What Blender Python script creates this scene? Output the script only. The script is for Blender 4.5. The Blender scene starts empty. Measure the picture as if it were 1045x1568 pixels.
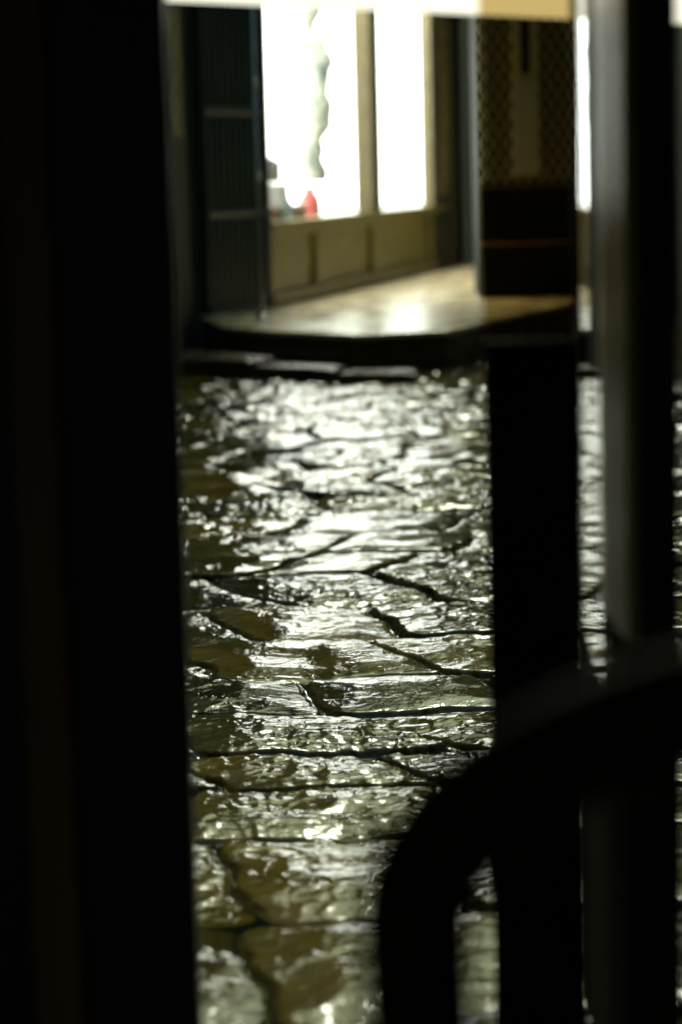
import bpy, bmesh, math, random
import numpy as np
from mathutils import Matrix, Vector, Euler
random.seed(7); rng=np.random.RandomState(11)
scene=bpy.context.scene
scene.view_settings.view_transform='Standard'
scene.view_settings.look='None'
scene.view_settings.exposure=0

# ---------------------------------------------------------------- materials
def mat(name,c1,c2=None,scale=8,rough=0.6,rough2=None,metal=0.0,bump=0.0,bscale=30,stretch=(1,1,1),spec=0.5,coat=0.0):
    m=bpy.data.materials.new(name); m.use_nodes=True
    nt=m.node_tree; b=nt.nodes['Principled BSDF']
    c2=c2 or tuple(v*0.6 for v in c1)
    tc=nt.nodes.new('ShaderNodeTexCoord'); mp=nt.nodes.new('ShaderNodeMapping')
    mp.inputs['Scale'].default_value=stretch
    nt.links.new(tc.outputs['Object'],mp.inputs[0])
    n=nt.nodes.new('ShaderNodeTexNoise'); n.inputs['Scale'].default_value=scale; n.inputs['Detail'].default_value=6
    nt.links.new(mp.outputs[0],n.inputs['Vector'])
    r=nt.nodes.new('ShaderNodeValToRGB')
    r.color_ramp.elements[0].position=0.3; r.color_ramp.elements[1].position=0.7
    r.color_ramp.elements[0].color=(*c2,1); r.color_ramp.elements[1].color=(*c1,1)
    nt.links.new(n.outputs['Fac'],r.inputs[0]); nt.links.new(r.outputs[0],b.inputs['Base Color'])
    b.inputs['Roughness'].default_value=rough; b.inputs['Metallic'].default_value=metal
    b.inputs['Specular IOR Level'].default_value=spec
    b.inputs['Coat Weight'].default_value=coat
    if rough2 is not None:
        mr=nt.nodes.new('ShaderNodeMapRange'); mr.inputs['To Min'].default_value=rough; mr.inputs['To Max'].default_value=rough2
        mr.inputs['From Min'].default_value=0.3; mr.inputs['From Max'].default_value=0.7
        nt.links.new(n.outputs['Fac'],mr.inputs[0]); nt.links.new(mr.outputs[0],b.inputs['Roughness'])
    if bump>0:
        n2=nt.nodes.new('ShaderNodeTexNoise'); n2.inputs['Scale'].default_value=bscale; n2.inputs['Detail'].default_value=5
        nt.links.new(mp.outputs[0],n2.inputs['Vector'])
        bp=nt.nodes.new('ShaderNodeBump'); bp.inputs['Strength'].default_value=bump; bp.inputs['Distance'].default_value=0.02
        nt.links.new(n2.outputs['Fac'],bp.inputs['Height']); nt.links.new(bp.outputs[0],b.inputs['Normal'])
    return m
def emis(name,c,s):
    m=bpy.data.materials.new(name); m.use_nodes=True; nt=m.node_tree; nt.nodes.clear()
    e=nt.nodes.new('ShaderNodeEmission'); o=nt.nodes.new('ShaderNodeOutputMaterial')
    n=nt.nodes.new('ShaderNodeTexNoise'); n.inputs['Scale'].default_value=1.3
    r=nt.nodes.new('ShaderNodeValToRGB')
    r.color_ramp.elements[0].color=(c[0]*.8,c[1]*.86,c[2]*.86,1); r.color_ramp.elements[1].color=(*c,1)
    r.color_ramp.elements[0].position=.35; r.color_ramp.elements[1].position=.6
    nt.links.new(n.outputs['Fac'],r.inputs[0]); nt.links.new(r.outputs[0],e.inputs[0])
    e.inputs[1].default_value=s; nt.links.new(e.outputs[0],o.inputs[0]); return m
def glass(name,tint,k=0.8):
    m=bpy.data.materials.new(name); m.use_nodes=True; nt=m.node_tree; nt.nodes.clear()
    o=nt.nodes.new('ShaderNodeOutputMaterial'); t=nt.nodes.new('ShaderNodeBsdfTransparent'); t.inputs[0].default_value=(*tint,1)
    g=nt.nodes.new('ShaderNodeBsdfGlossy'); g.inputs['Roughness'].default_value=0.02
    f=nt.nodes.new('ShaderNodeLayerWeight'); f.inputs['Blend'].default_value=.5
    p=nt.nodes.new('ShaderNodeMath'); p.operation='POWER'; p.inputs[1].default_value=5; nt.links.new(f.outputs['Facing'],p.inputs[0])
    q=nt.nodes.new('ShaderNodeMath'); q.operation='MULTIPLY_ADD'; q.inputs[1].default_value=k; q.inputs[2].default_value=.04; nt.links.new(p.outputs[0],q.inputs[0])
    mx=nt.nodes.new('ShaderNodeMixShader'); nt.links.new(q.outputs[0],mx.inputs[0]); nt.links.new(t.outputs[0],mx.inputs[1]); nt.links.new(g.outputs[0],mx.inputs[2])
    nt.links.new(mx.outputs[0],o.inputs[0]); return m

M_black=mat('black_painted_wood',(0.014,0.015,0.012),(0.007,0.008,0.007),rough=0.45,bump=.15,stretch=(6,6,.5))
M_matt=mat('matt_dark_board',(0.02,0.022,0.018),(0.01,0.011,0.009),rough=0.85,spec=.15)
M_brown=mat('brown_stained_wood',(0.42,0.2,0.08),(0.26,0.13,0.05),rough=0.5,bump=.2,stretch=(6,6,.4))
M_beige=mat('pale_painted_wood',(0.80,0.74,0.5),(0.70,0.63,0.42),rough=0.38,bump=.1,stretch=(5,5,.4))
M_edge=mat('varnished_pale_wood',(0.78,0.66,0.38),(0.62,0.52,0.3),rough=0.3,spec=.4,bump=.1,stretch=(5,5,.4))
M_olive=mat('ochre_painted_wood',(0.33,0.285,0.09),(0.17,0.15,0.045),rough=0.4,bump=.2,stretch=(3,3,.8))
M_frame=mat('window_frame_wood',(0.15,0.12,0.05),(0.09,0.07,0.03),rough=0.5,bump=.2,stretch=(3,3,.8))
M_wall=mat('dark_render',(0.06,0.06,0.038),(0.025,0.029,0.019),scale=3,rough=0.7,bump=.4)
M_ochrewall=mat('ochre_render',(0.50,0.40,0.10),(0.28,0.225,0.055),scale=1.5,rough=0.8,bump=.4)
M_teal=mat('dark_green_shutter_paint',(0.03,0.055,0.042),(0.01,0.018,0.014),scale=6,rough=0.35,bump=.2,stretch=(4,4,.3))
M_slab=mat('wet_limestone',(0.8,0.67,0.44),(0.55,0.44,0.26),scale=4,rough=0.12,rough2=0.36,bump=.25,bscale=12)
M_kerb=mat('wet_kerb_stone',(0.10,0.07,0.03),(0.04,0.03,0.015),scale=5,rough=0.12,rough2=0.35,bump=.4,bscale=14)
M_white=mat('white_paint',(0.8,0.8,0.76),(0.7,0.7,0.66),rough=0.4)
M_red=mat('red_glaze',(0.6,0.13,0.12),(0.5,0.1,0.1),rough=0.2)
M_cloth=mat('pale_patterned_cloth',(0.6,0.6,0.48),(0.05,0.09,0.10),scale=9,rough=0.8)
M_blue=mat('pale_blue_card',(0.4,0.52,0.58),(0.24,0.35,0.42),rough=0.6)
M_pink=mat('pink_card',(0.6,0.33,0.25),(0.4,0.2,0.17),rough=0.6)
M_metal=mat('polished_steel',(0.75,0.77,0.75),(0.6,0.62,0.6),rough=0.22,metal=1)
M_yellow=mat('ochre_enamel',(0.5,0.40,0.08),(0.06,0.05,0.02),scale=11,rough=0.4)
M_plaid=mat('patchwork_poster_print',(0.5,0.36,0.08),(0.03,0.05,0.07),scale=9,rough=0.5)
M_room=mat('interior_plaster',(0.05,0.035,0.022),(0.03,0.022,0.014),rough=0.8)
M_chair=mat('dark_bentwood',(0.055,0.027,0.012),(0.028,0.014,0.007),rough=0.65,spec=.25,stretch=(3,3,3))
M_glow=emis('glowing_shop_wall',(0.96,1.0,0.90),8.5)  # wall emits by itself, standing in for the bright shop interior
M_band=emis('glowing_cream_band',(1.0,0.95,0.76),1.35)  # emission put into the cream band in place of daylight on it
M_amber=glass('amber_tinted_glass',(0.50,0.38,0.17),.4)
M_clear=glass('clear_glass',(0.96,0.98,0.97))
M_dglass=mat('dark_polished_glass',(0.01,0.012,0.011),(0.008,0.01,0.009),rough=0.02,spec=0.8,bump=.03,bscale=5)
M_wglass=mat('dark_frosted_glass',(0.06,0.08,0.06),(0.03,0.042,0.032),rough=0.5,spec=0.2,bump=.2,bscale=50)

# ---------------------------------------------------------------- helpers
def new(name,bm,m,parent=None,smooth=False,bevel=0):
    me=bpy.data.meshes.new(name); bm.normal_update(); bm.to_mesh(me); bm.free()
    o=bpy.data.objects.new(name,me); scene.collection.objects.link(o); me.materials.append(m)
    if smooth:
        for p in me.polygons: p.use_smooth=True
    if parent: o.parent=parent
    if bevel:
        b=o.modifiers.new('b','BEVEL'); b.width=bevel; b.segments=2
    return o
def box(name,x0,x1,y0,y1,z0,z1,m,parent=None,bevel=0):
    bm=bmesh.new(); bmesh.ops.create_cube(bm,size=1)
    for v in bm.verts:
        v.co=Vector((x0+(x1-x0)*(v.co.x+.5),y0+(y1-y0)*(v.co.y+.5),z0+(z1-z0)*(v.co.z+.5)))
    return new(name,bm,m,parent,bevel=bevel)
def sheet(name,x0,x1,y,z0,z1,m,parent=None):
    bm=bmesh.new(); bm.faces.new([bm.verts.new(c) for c in ((x0,y,z0),(x1,y,z0),(x1,y,z1),(x0,y,z1))])
    return new(name,bm,m,parent)
def prism(name,pts,z0,z1,m,parent=None,bevel=0):
    bm=bmesh.new(); lo=[bm.verts.new((x,y,z0)) for x,y in pts]; hi=[bm.verts.new((x,y,z1)) for x,y in pts]
    n=len(pts); bm.faces.new(hi); bm.faces.new(lo[::-1])
    for i in range(n): bm.faces.new((lo[i],lo[(i+1)%n],hi[(i+1)%n],hi[i]))
    bmesh.ops.recalc_face_normals(bm,faces=bm.faces)
    return new(name,bm,m,parent,bevel=bevel)
def lathe(name,prof,m,parent=None,loc=(0,0,0),sx=1,sy=1,seg=24,wob=0):
    bm=bmesh.new(); rings=[]
    for k,(r,z) in enumerate(prof):
        ox=wob*math.sin(z*5.1+.6)+wob*.5*math.sin(z*11)
        rings.append([bm.verts.new((loc[0]+ox+sx*r*math.cos(2*math.pi*i/seg),loc[1]+sy*r*math.sin(2*math.pi*i/seg),loc[2]+z)) for i in range(seg)])
    for a,b in zip(rings,rings[1:]):
        for i in range(seg): bm.faces.new((a[i],a[(i+1)%seg],b[(i+1)%seg],b[i]))
    bm.faces.new(rings[0][::-1]); bm.faces.new(rings[-1])
    return new(name,bm,m,parent,smooth=True)
def tube(name,pts,r,m,parent=None,cyc=False,res=4):
    cu=bpy.data.curves.new(name,'CURVE'); cu.dimensions='3D'; s=cu.splines.new('POLY'); s.points.add(len(pts)-1)
    for p,q in zip(s.points,pts): p.co=(*q,1)
    s.use_cyclic_u=cyc; cu.bevel_depth=r; cu.bevel_resolution=res
    o=bpy.data.objects.new(name+'_c',cu); scene.collection.objects.link(o)
    me=bpy.data.meshes.new_from_object(o); me.name=name
    bpy.data.objects.remove(o); o=bpy.data.objects.new(name,me); scene.collection.objects.link(o)
    me.materials.clear(); me.materials.append(m)
    for p in me.polygons: p.use_smooth=True
    if parent: o.parent=parent
    return o
def empty(name,loc=(0,0,0),rz=0):
    o=bpy.data.objects.new(name,None); scene.collection.objects.link(o); o.location=loc; o.rotation_euler=(0,0,rz); return o

# ---------------------------------------------------------------- ground
box('ground',-150,150,-150,150,-0.5,-0.09,mat('earth',(0.05,0.045,0.035),rough=.7))

def vnoise(x,y,s,seed):
    r=np.random.RandomState(seed); T=r.rand(128,128)*2-1
    u=x*s+1000; v=y*s+1000
    i=np.floor(u).astype(int); j=np.floor(v).astype(int); fu=u-i; fv=v-j
    fu=fu*fu*fu*(fu*(fu*6-15)+10); fv=fv*fv*fv*(fv*(fv*6-15)+10)
    g=lambda a,b:T[a%128,b%128]
    return (g(i,j)*(1-fu)+g(i+1,j)*fu)*(1-fv)+(g(i,j+1)*(1-fu)+g(i+1,j+1)*fu)*fv
def sm(e): e=np.clip(e,0,1); return e*e*(3-2*e)

xs=np.concatenate([np.arange(-3.2,-1.1,.04),np.arange(-1.1,1.15,.0055),np.arange(1.15,3.6,.04)])
ys=[2.98]
while ys[-1]<18.6: ys.append(ys[-1]+0.0045+0.0010*(ys[-1]-3))
ys=np.array(ys)
X,Y=np.meshgrid(xs,ys)
rows=[2.6,3.1,3.55,4.08,4.6,4.98,5.31,5.73,6.13,6.59,7.13,7.76]
while rows[-1]<20: rows.append(rows[-1]+random.uniform(.36,.6))
rows=np.array(rows)
Yw=Y+.055*vnoise(X,Y,.9,1)+.028*vnoise(X,Y,3.3,2)+.010*vnoise(X,Y,13,3)+.006*vnoise(X,Y,34,33)
Xw=X+.03*vnoise(X,Y,2.3,4)+.018*vnoise(X,Y,9,5)+.007*vnoise(X,Y,30,34)
ri=np.clip(np.searchsorted(rows,Yw)-1,0,len(rows)-2)
H=np.zeros_like(X); E=np.zeros_like(X); TONE=np.zeros_like(X)
for k in range(len(rows)-1):
    mk=ri==k
    if not mk.any(): continue
    a,b=rows[k],rows[k+1]; sl=rng.uniform(-.6,.6)
    if k==7: js=[-4,-3.2,-2.5,-1.9,-1.3,-.75,-.08,.40,.95,1.5,2.1,2.8,3.4,4.2]; sl=.25
    else:
        js=[-4.2+rng.rand()*.5]
        while js[-1]<4.5: js.append(js[-1]+rng.uniform(.30,.62))
    js=np.array(js)
    xx=Xw[mk]+sl*(Yw[mk]-(a+b)/2); yy=Yw[mk]
    ci=np.clip(np.searchsorted(js,xx)-1,0,len(js)-2)
    ex=np.minimum(xx-js[ci],js[ci+1]-xx); ey=np.minimum(yy-a,b-yy)
    rr=.06; dx=np.clip(rr-ex,0,None); dy=np.clip(rr-ey,0,None)
    e=rr-np.sqrt(dx*dx+dy*dy)
    off=rng.uniform(-.006,.006,len(js)); tx=rng.uniform(-.024,.024,len(js)); ty=rng.uniform(-.02,.02,len(js))
    cx=(js[ci]+js[ci+1])/2
    h=off[ci]+tx[ci]*(xx-cx)+ty[ci]*(yy-(a+b)/2)
    inner=np.minimum(ex,ey)
    h+= .013*sm(e/.017)-.013 + .014*np.sqrt(np.clip(inner/.12,0,1))
    H[mk]=h; E[mk]=e; TONE[mk]=rng.rand(len(js))[ci]
l=vnoise(X,Y,5,20)*.6+vnoise(X,Y*1.3,12,21)*.4
l2=np.floor(l*4)/4+sm((l*4-np.floor(l*4))*3.2)/4
ra=sm((vnoise(X,Y,1.5,30)+.5)/.8)*(.38+.62*sm((Y-4.4)/.9))
far=sm((Y-6.8)/3)
rid=1-np.abs(vnoise(X+.02*vnoise(X,Y,20,50),Y,13,51)); rid2=1-np.abs(vnoise(X,Y+.01*vnoise(X,Y,40,52),28,53)); rid3=1-np.abs(vnoise(X,Y,52,54))
H+= l2*.010*ra + vnoise(X,Y,8,26)*(.0034+.0036*far) + (rid**3)*.0045*(.25+.75*ra) + (rid2**2)*.0028*(.12+.88*ra) + (rid3**2)*.0009*(.05+.95*ra)*(1-far)
H+= vnoise(X,Y,4.5,27)*.006*far + vnoise(X,Y,.7,24)*.008 + vnoise(X,Y,2.2,25)*.004
H-=.0035
def pud(cx,cy,rx,ry):
    d=((X-cx)/rx)**2+((Y-cy)/ry)**2
    return np.exp(-d)
for c,dp_ in [((-.09,6.15,.12,.42),.014),((-.3,4.1,.24,.3),.015),((.42,8.2,.3,.3),.010),((-.05,4.6,.2,.2),.013),((-.12,3.5,.25,.22),.020)]:
    H-=pud(*c)*dp_*(1+.35*vnoise(X,Y,7,60))
lev=-.0165
water=np.clip((lev-H)/.002,0,1)
H=np.where(H<lev,lev+(H-lev)*.02,H)
ny,nx=X.shape
V=np.stack([X,Y,H],-1).reshape(-1,3)
idx=np.arange(ny*nx).reshape(ny,nx)
F=np.stack([idx[:-1,:-1],idx[:-1,1:],idx[1:,1:],idx[1:,:-1]],-1).reshape(-1,4)
me=bpy.data.meshes.new('stone_pavement')
me.vertices.add(len(V)); me.vertices.foreach_set('co',V.ravel())
me.loops.add(F.size); me.loops.foreach_set('vertex_index',F.ravel().astype(np.int32))
me.polygons.add(len(F)); me.polygons.foreach_set('loop_start',(np.arange(len(F))*4).astype(np.int32))
me.polygons.foreach_set('loop_total',np.full(len(F),4,np.int32))
me.update(calc_edges=True); me.polygons.foreach_set('use_smooth',np.ones(len(F),bool))
for nm,arr in (('water',water),('edge',np.clip(E/.014,0,1)),('tone',TONE)):
    at=me.attributes.new(nm,'FLOAT','POINT'); at.data.foreach_set('value',arr.ravel().astype(np.float32))
pav=bpy.data.objects.new('stone_pavement',me); scene.collection.objects.link(pav)
m=bpy.data.materials.new('wet_flagstone'); m.use_nodes=True; nt=m.node_tree; b=nt.nodes['Principled BSDF']; L=nt.links.new
tc=nt.nodes.new('ShaderNodeTexCoord')
def N(s,d=6):
    n=nt.nodes.new('ShaderNodeTexNoise'); n.inputs['Scale'].default_value=s; n.inputs['Detail'].default_value=d; L(tc.outputs['Object'],n.inputs['Vector']); return n
def A(nm):
    a=nt.nodes.new('ShaderNodeAttribute'); a.attribute_name=nm; return a
def MT(op,a,bb):
    q=nt.nodes.new('ShaderNodeMath'); q.operation=op
    for i,v in enumerate((a,bb)):
        if isinstance(v,(int,float)): q.inputs[i].default_value=v
        else: L(v,q.inputs[i])
    return q.outputs[0]
n1=N(7); n2=N(38,3); n3=N(130,2)
t=MT('ADD',MT('MULTIPLY',A('tone').outputs['Fac'],.5),MT('MULTIPLY',n1.outputs['Fac'],.6))
cr=nt.nodes.new('ShaderNodeValToRGB'); e=cr.color_ramp.elements
e[0].position=.22; e[0].color=(.012,.013,.002,1); e[1].position=.88; e[1].color=(.17,.125,.018,1)
q=e.new(.55); q.color=(.050,.044,.007,1)
L(t,cr.inputs[0])
mx=nt.nodes.new('ShaderNodeMixRGB'); mx.inputs[1].default_value=(.005,.007,.003,1); L(A('edge').outputs['Fac'],mx.inputs[0]); L(cr.outputs[0],mx.inputs[2])
L(mx.outputs[0],b.inputs['Base Color'])
dry=MT('SUBTRACT',1.0,A('water').outputs['Fac'])
mr=nt.nodes.new('ShaderNodeMapRange'); mr.inputs['From Min'].default_value=.4; mr.inputs['From Max'].default_value=.75; mr.inputs['To Min'].default_value=.02; mr.inputs['To Max'].default_value=.09
L(N(11).outputs['Fac'],mr.inputs[0])
L(MT('ADD',MT('MULTIPLY',mr.outputs[0],dry),.015),b.inputs['Roughness'])
b.inputs['IOR'].default_value=1.42
hh=MT('ADD',MT('MULTIPLY',n2.outputs['Fac'],1.0),MT('MULTIPLY',n3.outputs['Fac'],.25))
hh=MT('MULTIPLY',hh,dry)
bp=nt.nodes.new('ShaderNodeBump'); bp.inputs['Strength'].default_value=.38; bp.inputs['Distance'].default_value=.005
L(hh,bp.inputs['Height']); L(bp.outputs[0],b.inputs['Normal'])
me.materials.append(m)

# ---------------------------------------------------------------- raised doorstep slab in front of the shop
st=empty('stone_step')
prism('tread',[(-.78,16.6),(-.5,16.05),(.10,15.4),(.74,15.6),(1.89,18.6),(2.2,26.4),(1.1,26.4),(-.6,18.7),(-1.0,17.8)],.222,.26,M_slab,st,bevel=.01)
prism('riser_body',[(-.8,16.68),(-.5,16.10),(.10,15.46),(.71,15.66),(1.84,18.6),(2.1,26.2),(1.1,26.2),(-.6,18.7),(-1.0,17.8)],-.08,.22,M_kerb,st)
lk=empty('kerb_stone')
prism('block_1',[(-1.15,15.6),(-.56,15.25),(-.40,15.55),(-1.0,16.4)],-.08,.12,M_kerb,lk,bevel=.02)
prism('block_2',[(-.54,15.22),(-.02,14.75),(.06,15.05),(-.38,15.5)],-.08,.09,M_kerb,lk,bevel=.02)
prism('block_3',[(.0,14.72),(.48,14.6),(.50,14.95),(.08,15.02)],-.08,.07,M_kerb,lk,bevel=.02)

# ---------------------------------------------------------------- shop (local x runs along the front, -y is the street side)
ang=math.atan2(7.05,1.74)
shop=empty('shop_building',(-.5,18.75,0),ang)
LW=7.26; WT=3.25
def sb(n,x0,x1,y0,y1,z0,z1,m,bev=.006): return box(n,x0,x1,y0,y1,z0,z1,m,shop,bev)
sb('stall_riser',0,LW,.03,.12,.26,.86,M_olive)
sb('base_rail',0,LW,-.03,.028,.26,.36,M_olive)
sb('sill',-.02,LW,-.06,.14,.862,.91,M_olive)
sb('upper_rail',0,LW,-.01,.028,.79,.86,M_olive)
for i,(a,c) in enumerate([(0,.16),(1.42,1.66),(3.5,3.86),(6.05,6.3),(7.05,LW)]):
    sb('riser_stile_%d'%i,a,c,-.022,.028,.362,.788,M_olive)
sb('corner_post',-.10,.0,-.02,.12,.26,WT,M_black)
sb('window_frame_left',.0,.07,.0,.10,.912,WT,M_frame)
sb('mullion',3.50,3.86,-.03,.13,.912,WT,M_frame)
sb('window_frame_right',6.3,6.42,-.02,.10,.912,WT,M_frame)
sb('pilaster',6.422,LW+.5,-.05,.12,.26,WT,M_wall)
sb('poster',6.5,7.2,-.062,-.052,1.0,2.9,M_plaid)
sb('door_post',6.9,7.0,-.10,-.064,.26,WT,M_frame)
sb('fascia',-.2,LW+.6,-.12,.14,WT,WT+.4,M_ochrewall)
sb('upper_wall',-.2,LW+.6,-.02,.3,WT+.402,7.2,M_ochrewall)
sb('cornice',-.25,LW+.7,-.16,.34,7.2,7.4,M_ochrewall)
for i,x in enumerate((1.0,3.3,5.6)):
    sb('upper_window_%d'%i,x,x+1.0,-.035,-.022,4.6,6.1,M_dglass)
    sb('upper_window_sill_%d'%i,x-.08,x+1.08,-.12,-.022,4.52,4.59,M_beige)
sheet('window_pane_left',.07,3.50,.05,.912,WT,M_clear,shop)
sheet('window_pane_right',3.86,6.3,.05,.912,WT,M_clear,shop)
sb('glowing_back_wall',-.0,14,1.9,2.0,.3,3.5,M_glow,0)
sb('glowing_end_wall',13.5,13.6,.3,1.9,.3,3.5,M_glow,0)
sb('display_floor',0,13.4,.13,1.89,.80,.86,M_white,0)
sb('shop_ceiling',-.2,13.6,.145,2.0,3.5,3.6,M_white,0)
sb('side_wall',-.1,-.02,.13,1.9,.3,3.5,M_white,0)
sb('far_front_wall',LW+.5,13.6,.0,.3,0,7.2,M_wall,0)
la=bpy.data.lights.new('display_fill','AREA'); la.energy=300; la.shape='RECTANGLE'; la.size=5.5; la.size_y=.3; la.color=(1,1,.9)  # added fill light without a fitting, brightens display items and step
lo=bpy.data.objects.new('display_fill',la); scene.collection.objects.link(lo); lo.parent=shop; lo.location=(3.2,.32,3.42)

# shop display
wm=Matrix.Translation((-.5,18.75,0))@Matrix.Rotation(ang,4,'Z')
vz=lathe('red_jug',[(.05,0),(.09,.03),(.10,.12),(.09,.2),(.05,.25),(.06,.3)],M_red,None)
vz.matrix_world=wm@Matrix.Translation((2.3,.26,.86))
vz=lathe('pink_jug',[(.06,0),(.09,.05),(.10,.15),(.09,.2),(.1,.22)],M_pink,None)
vz.matrix_world=wm@Matrix.Translation((2.6,.34,.86))
prof=[(.05+.07*abs(math.sin(k*.31+1))+.035*abs(math.sin(k*.83)),k*.05) for k in range(42)]
dr=lathe('hanging_scarf',prof,M_cloth,None,sx=1,sy=.8,wob=.05)
dr.matrix_world=wm@Matrix.Translation((2.6,.26,1.2))@Matrix.Rotation(1.2,4,'Z')
bt=lathe('glass_bottle',[(.05,0),(.06,.15),(.02,.22),(.02,.3)],M_blue,None); bt.matrix_world=wm@Matrix.Translation((1.3,.2,.86))
for k,(px,py,pz,ml) in enumerate(((.75,.22,.86,M_pink),(.62,.26,1.035,M_blue),(1.0,.3,.86,M_blue),(1.5,.3,.86,M_pink),(.95,.32,1.035,M_white),(.55,.26,1.21,M_white))):
    gb=empty('gift_box'); gb.matrix_world=wm@Matrix.Translation((px,py,pz))@Matrix.Rotation(k*.4,4,'Z')
    box('carton',-.2,.15,-.08,.1,0,.13,ml,gb,.005); box('lid',-.21,.16,-.09,.11,.131,.165,M_white,gb,.005); box('ribbon',-.04,0,-.092,.112,.0,.168,M_red,gb,.002)
pd=lathe('display_stand',[(.12,0),(.1,.02),(.02,.05),(.02,.5),(.16,.52),(.16,.55)],M_blue,None); pd.matrix_world=wm@Matrix.Translation((1.35,.45,.86))

ap=empty('glint_pole'); tube('pole',[(-.53,17.3,.26),(-.53,17.3,3.1),(-.50,17.45,3.2),(-.33,18.8,3.22)],.02,M_metal,ap)  # added steel pole that imitates bright reflections beside the shop window
lathe('base_flange',[(.05,0),(.05,.01),(.025,.03)],M_metal,ap,(-.53,17.3,.262),seg=16)
for z in (1.25,1.9): lathe('collar_%d'%int(z*10),[(.021,0),(.03,.004),(.03,.04),(.021,.045)],M_metal,ap,(-.53,17.3,z),seg=16)

# ---------------------------------------------------------------- left building
lb=empty('left_building')
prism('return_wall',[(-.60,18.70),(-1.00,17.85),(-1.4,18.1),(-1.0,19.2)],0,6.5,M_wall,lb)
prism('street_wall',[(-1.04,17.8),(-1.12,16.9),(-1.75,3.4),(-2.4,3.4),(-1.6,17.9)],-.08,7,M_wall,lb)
d=Vector((.40,.85,0)).normalized(); nrm=Vector((d.y,-d.x,0))
sh=empty('roller_shutter')
for i in range(9):
    p=Vector((-.985,17.86,0))+d*(.04+i*.098)+nrm*.03
    tube('slat_%d'%i,[(p.x,p.y,.3),(p.x,p.y,2.9)],.045,M_teal,sh)
p=Vector((-.985,17.86,0))+nrm*.035; q=p+d*.92
for j,z in enumerate((.27,1.0,1.75,2.9)):
    tube('rail_%d'%j,[(p.x+nrm.x*.02,p.y+nrm.y*.02,z),(q.x+nrm.x*.02,q.y+nrm.y*.02,z)],.035,M_teal,sh)
for i,y in enumerate((6,9,12)):
    x=-1.75+(y-3.4)/13.5*.63
    w=empty('shuttered_window')
    box('frame',x-.05,x+.04,y,y+1.0,1.1,2.6,M_teal,w,.01)
    for k in range(12): box('louvre_%d'%k,x+.042,x+.06,y+.08,y+.92,1.16+k*.118,1.22+k*.118,M_teal,w)
tube('wall_cable',[(-1.17,15.6,2.6),(-1.14,15.6,2.2),(-1.09,15.6,1.8),(-1.06,15.62,1.2),(-1.03,15.64,.6),(-1.02,15.65,-.02)],.014,M_olive)
es=empty('enamel_sign')
prism('plate',[(-1.085,16.0),(-1.065,16.0),(-.985,16.35),(-1.005,16.35)],1.55,2.4,M_yellow,es,bevel=.004)
prism('rim',[(-1.095,15.98),(-1.086,15.98),(-1.006,16.37),(-1.015,16.37)],1.52,2.43,M_black,es)

# ---------------------------------------------------------------- right building
rb=empty('right_building')
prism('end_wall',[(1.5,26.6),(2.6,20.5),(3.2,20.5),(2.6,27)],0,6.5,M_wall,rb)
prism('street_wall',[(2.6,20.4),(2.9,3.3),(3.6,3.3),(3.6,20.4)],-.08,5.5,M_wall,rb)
kk=empty('news_kiosk')
box('body',1.16,2.4,19.2,20.2,.26,3.2,M_matt,kk,.01)
box('plinth',1.17,2.41,19.185,19.199,.262,.36,M_matt,kk)
box('rail_low',1.17,2.41,19.17,19.199,.68,.70,M_brown,kk,.004)
box('rail_mid',1.17,2.41,19.17,19.199,1.13,1.15,M_olive,kk,.004)
for i in range(-13,10):
    for sgn in (-1,1):
        xa=1.18+i*.092 if sgn>0 else 1.18+(i+13)*.092
        z0,z1=1.17,3.1; x0=xa; x1=xa+sgn*(z1-z0)*.62
        ddx=x1-x0; lo_,hi_=1.18,2.38
        ta=(lo_-x0)/ddx; tb=(hi_-x0)/ddx
        t0=max(0,min(ta,tb)); t1=min(1,max(ta,tb))
        if t1-t0>.02:
            tube('lath_%d_%d'%(i+22,sgn+1),[(x0+ddx*t0,19.185,z0+(z1-z0)*t0),(x0+ddx*t1,19.185,z0+(z1-z0)*t1)],.0085,M_beige,kk,res=1)
nb=empty('notice_board')
box('board',1.425,1.63,19.13,19.16,1.22,1.95,M_white,nb,.005)
box('panel_top',1.425,1.63,19.13,19.16,1.955,2.5,M_beige,nb,.005)
box('letter_slot',1.49,1.56,19.11,19.129,2.0,2.42,M_black,nb,.005)

# ---------------------------------------------------------------- cafe front and room the photographer stands in
room=empty('cafe_room')
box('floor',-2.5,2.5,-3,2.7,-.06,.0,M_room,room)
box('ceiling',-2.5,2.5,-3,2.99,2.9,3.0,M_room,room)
box('back_wall',-.8,2.5,-3.1,-3,0,2.9,M_room,room)  # unseen opening left beside this wall to let faint sky fill in
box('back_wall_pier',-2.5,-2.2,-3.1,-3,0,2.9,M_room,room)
box('fill_opening_lintel',-2.2,-.8,-3.1,-3,2.2,2.9,M_room,room)
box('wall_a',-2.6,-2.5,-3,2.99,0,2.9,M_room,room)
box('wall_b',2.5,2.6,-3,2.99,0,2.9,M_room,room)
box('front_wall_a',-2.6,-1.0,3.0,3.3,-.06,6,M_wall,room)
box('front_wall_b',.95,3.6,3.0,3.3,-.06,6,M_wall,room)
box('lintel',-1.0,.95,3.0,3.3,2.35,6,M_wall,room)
box('threshold',-1.0,.95,2.7,2.97,-.06,.03,M_kerb,room)
ld=empty('wooden_door')
box('backing',-1.0,-.205,3.021,3.04,.03,2.3,M_black,ld)
box('meeting_stile',-.34,-.197,2.96,3.02,.03,2.3,M_black,ld,.004)
box('glazing_bead',-.405,-.342,2.94,3.0,.03,2.3,M_brown,ld,.014)
box('panel',-.62,-.407,2.985,3.01,.03,2.3,M_black,ld)
box('hinge_stile',-1.0,-.621,2.96,3.02,.03,2.3,M_black,ld,.004)
sl=empty('side_panel')
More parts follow.
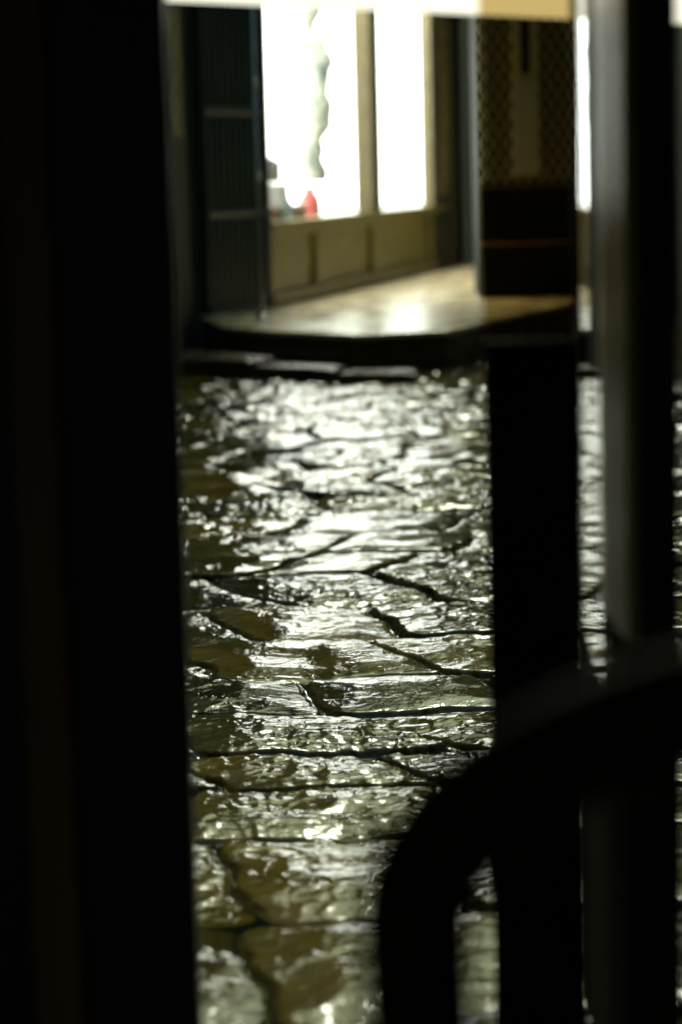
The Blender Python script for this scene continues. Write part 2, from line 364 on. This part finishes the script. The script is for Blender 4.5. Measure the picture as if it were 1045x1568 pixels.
box('lower_panel',.183,.300,2.98,3.01,.03,1.085,M_matt,sl,.003)
sheet('amber_glass',.183,.2954,2.994,1.086,2.3,M_amber,sl)
box('bead_top',.183,.300,2.985,3.005,2.301,2.34,M_black,sl)
box('edge_bead',.2955,.3035,2.98,3.01,1.086,2.3,M_black,sl)
gd=empty('glazed_door')
prism('kick_panel',[(.331,3.0),(.354,3.51),(.360,3.51),(.337,3.0)],.04,.62,M_matt,gd)
prism('door_edge',[(.331,3.0),(.3351,3.089),(.3411,3.089),(.337,3.0)],.742,2.28,M_edge,gd)
prism('frosted_glass',[(.3352,3.091),(.3444,3.299),(.3504,3.299),(.3412,3.091)],1.032,2.28,M_wglass,gd)
prism('lower_glass',[(.3352,3.091),(.3444,3.299),(.3504,3.299),(.3412,3.091)],.622,1.03,M_dglass,gd)
prism('clear_glass',[(.3445,3.301),(.354,3.51),(.360,3.51),(.3505,3.301)],.622,2.28,M_dglass,gd)
prism('outer_stile',[(.354,3.512),(.356,3.55),(.384,3.55),(.382,3.512)],.04,2.3,M_black,gd)
fr=empty('door_frame')
box('reveal',.331,.345,2.78,2.996,.742,2.35,M_edge,fr)
box('reveal_base',.331,.345,2.78,2.996,.03,.74,M_matt,fr)
box('post',.346,.392,2.775,2.996,.03,2.35,M_black,fr)
box('head',-1.0,.95,2.9,2.975,2.31,2.349,M_black,fr)
sg=empty('glow_band')  # made-up glowing board for the bright blurred band above the doorway
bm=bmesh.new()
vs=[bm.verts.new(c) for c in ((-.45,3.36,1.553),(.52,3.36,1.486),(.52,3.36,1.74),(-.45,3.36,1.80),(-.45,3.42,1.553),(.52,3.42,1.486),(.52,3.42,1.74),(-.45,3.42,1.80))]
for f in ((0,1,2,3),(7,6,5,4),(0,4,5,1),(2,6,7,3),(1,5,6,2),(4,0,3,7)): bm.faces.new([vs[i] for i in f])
new('glow_panel',bm,M_band,sg)
for i,x in enumerate((-.35,.42)): tube('hanger_%d'%i,[(x,3.39,1.75),(x,3.39,2.6),(x,3.25,2.62)],.006,M_black,sg)

# ---------------------------------------------------------------- chair near the camera
ch=empty('bentwood_chair')
cx,yy=.336,1.32
pts=[]
for i in range(61):
    th=math.pi*i/60
    pts.append((cx-.300*math.cos(th),yy,.875+.140*math.sin(th)))
pts=[(cx-.28,yy+.09,.0),(cx-.27,yy+.05,.42),(cx-.292,yy,.65)]+pts+[(cx+.292,yy,.65),(cx+.27,yy+.05,.42),(cx+.28,yy+.09,.0)]
tube('back_hoop',pts,.034,M_chair,ch)
lathe('seat',[(.25,0),(.275,.01),(.275,.03),(.26,.04)],M_chair,ch,(cx,yy+.30,.42))
for i,s in enumerate((-1,1)): tube('front_leg_%d'%i,[(cx+s*.19,yy+.46,.42),(cx+s*.23,yy+.53,0)],.018,M_chair,ch)
tube('stretcher_ring',[(cx+.2*math.cos(a*math.pi/16),yy+.29+.2*math.sin(a*math.pi/16),.22) for a in range(32)],.011,M_chair,ch,True)
tube('back_slat',[(cx-.275,yy+.02,.56),(cx,yy-.02,.57),(cx+.275,yy+.02,.56)],.014,M_chair,ch)

# ---------------------------------------------------------------- light
w=bpy.data.worlds.new('World'); scene.world=w; w.use_nodes=True; nt=w.node_tree
sky=nt.nodes.new('ShaderNodeTexSky'); sky.sky_type='NISHITA'; sky.sun_disc=False
el=math.radians(42); az=math.radians(10)
sky.sun_elevation=el; sky.sun_rotation=az; sky.dust_density=3; sky.air_density=1.2
mu=nt.nodes.new('ShaderNodeMixRGB'); mu.blend_type='MULTIPLY'; mu.inputs[0].default_value=1; mu.inputs[2].default_value=(.86,1.08,.76,1)
nt.links.new(sky.outputs[0],mu.inputs[1])
nt.links.new(mu.outputs[0],nt.nodes['Background'].inputs[0]); nt.nodes['Background'].inputs[1].default_value=.10
su=bpy.data.lights.new('sun','SUN'); su.energy=1.2; su.angle=math.radians(11); su.color=(.97,1,.82)
so=bpy.data.objects.new('sun',su); scene.collection.objects.link(so)
dirv=Vector((math.sin(az)*math.cos(el),math.cos(az)*math.cos(el),math.sin(el)))
so.rotation_euler=dirv.to_track_quat('Z','Y').to_euler()

# ---------------------------------------------------------------- camera
cam=bpy.data.cameras.new('camera'); co=bpy.data.objects.new('camera',cam); scene.collection.objects.link(co)
cam.sensor_fit='VERTICAL'; cam.sensor_height=36; cam.sensor_width=24; cam.lens=85; cam.clip_end=500; cam.clip_start=.05
co.matrix_world=Matrix.Translation((0,0,1.3))@Matrix.Rotation(math.radians(90-8.06),4,'X')@Matrix.Rotation(-.026,4,'Z')
cam.dof.use_dof=True; cam.dof.focus_distance=6.0; cam.dof.aperture_fstop=2.4
scene.camera=co
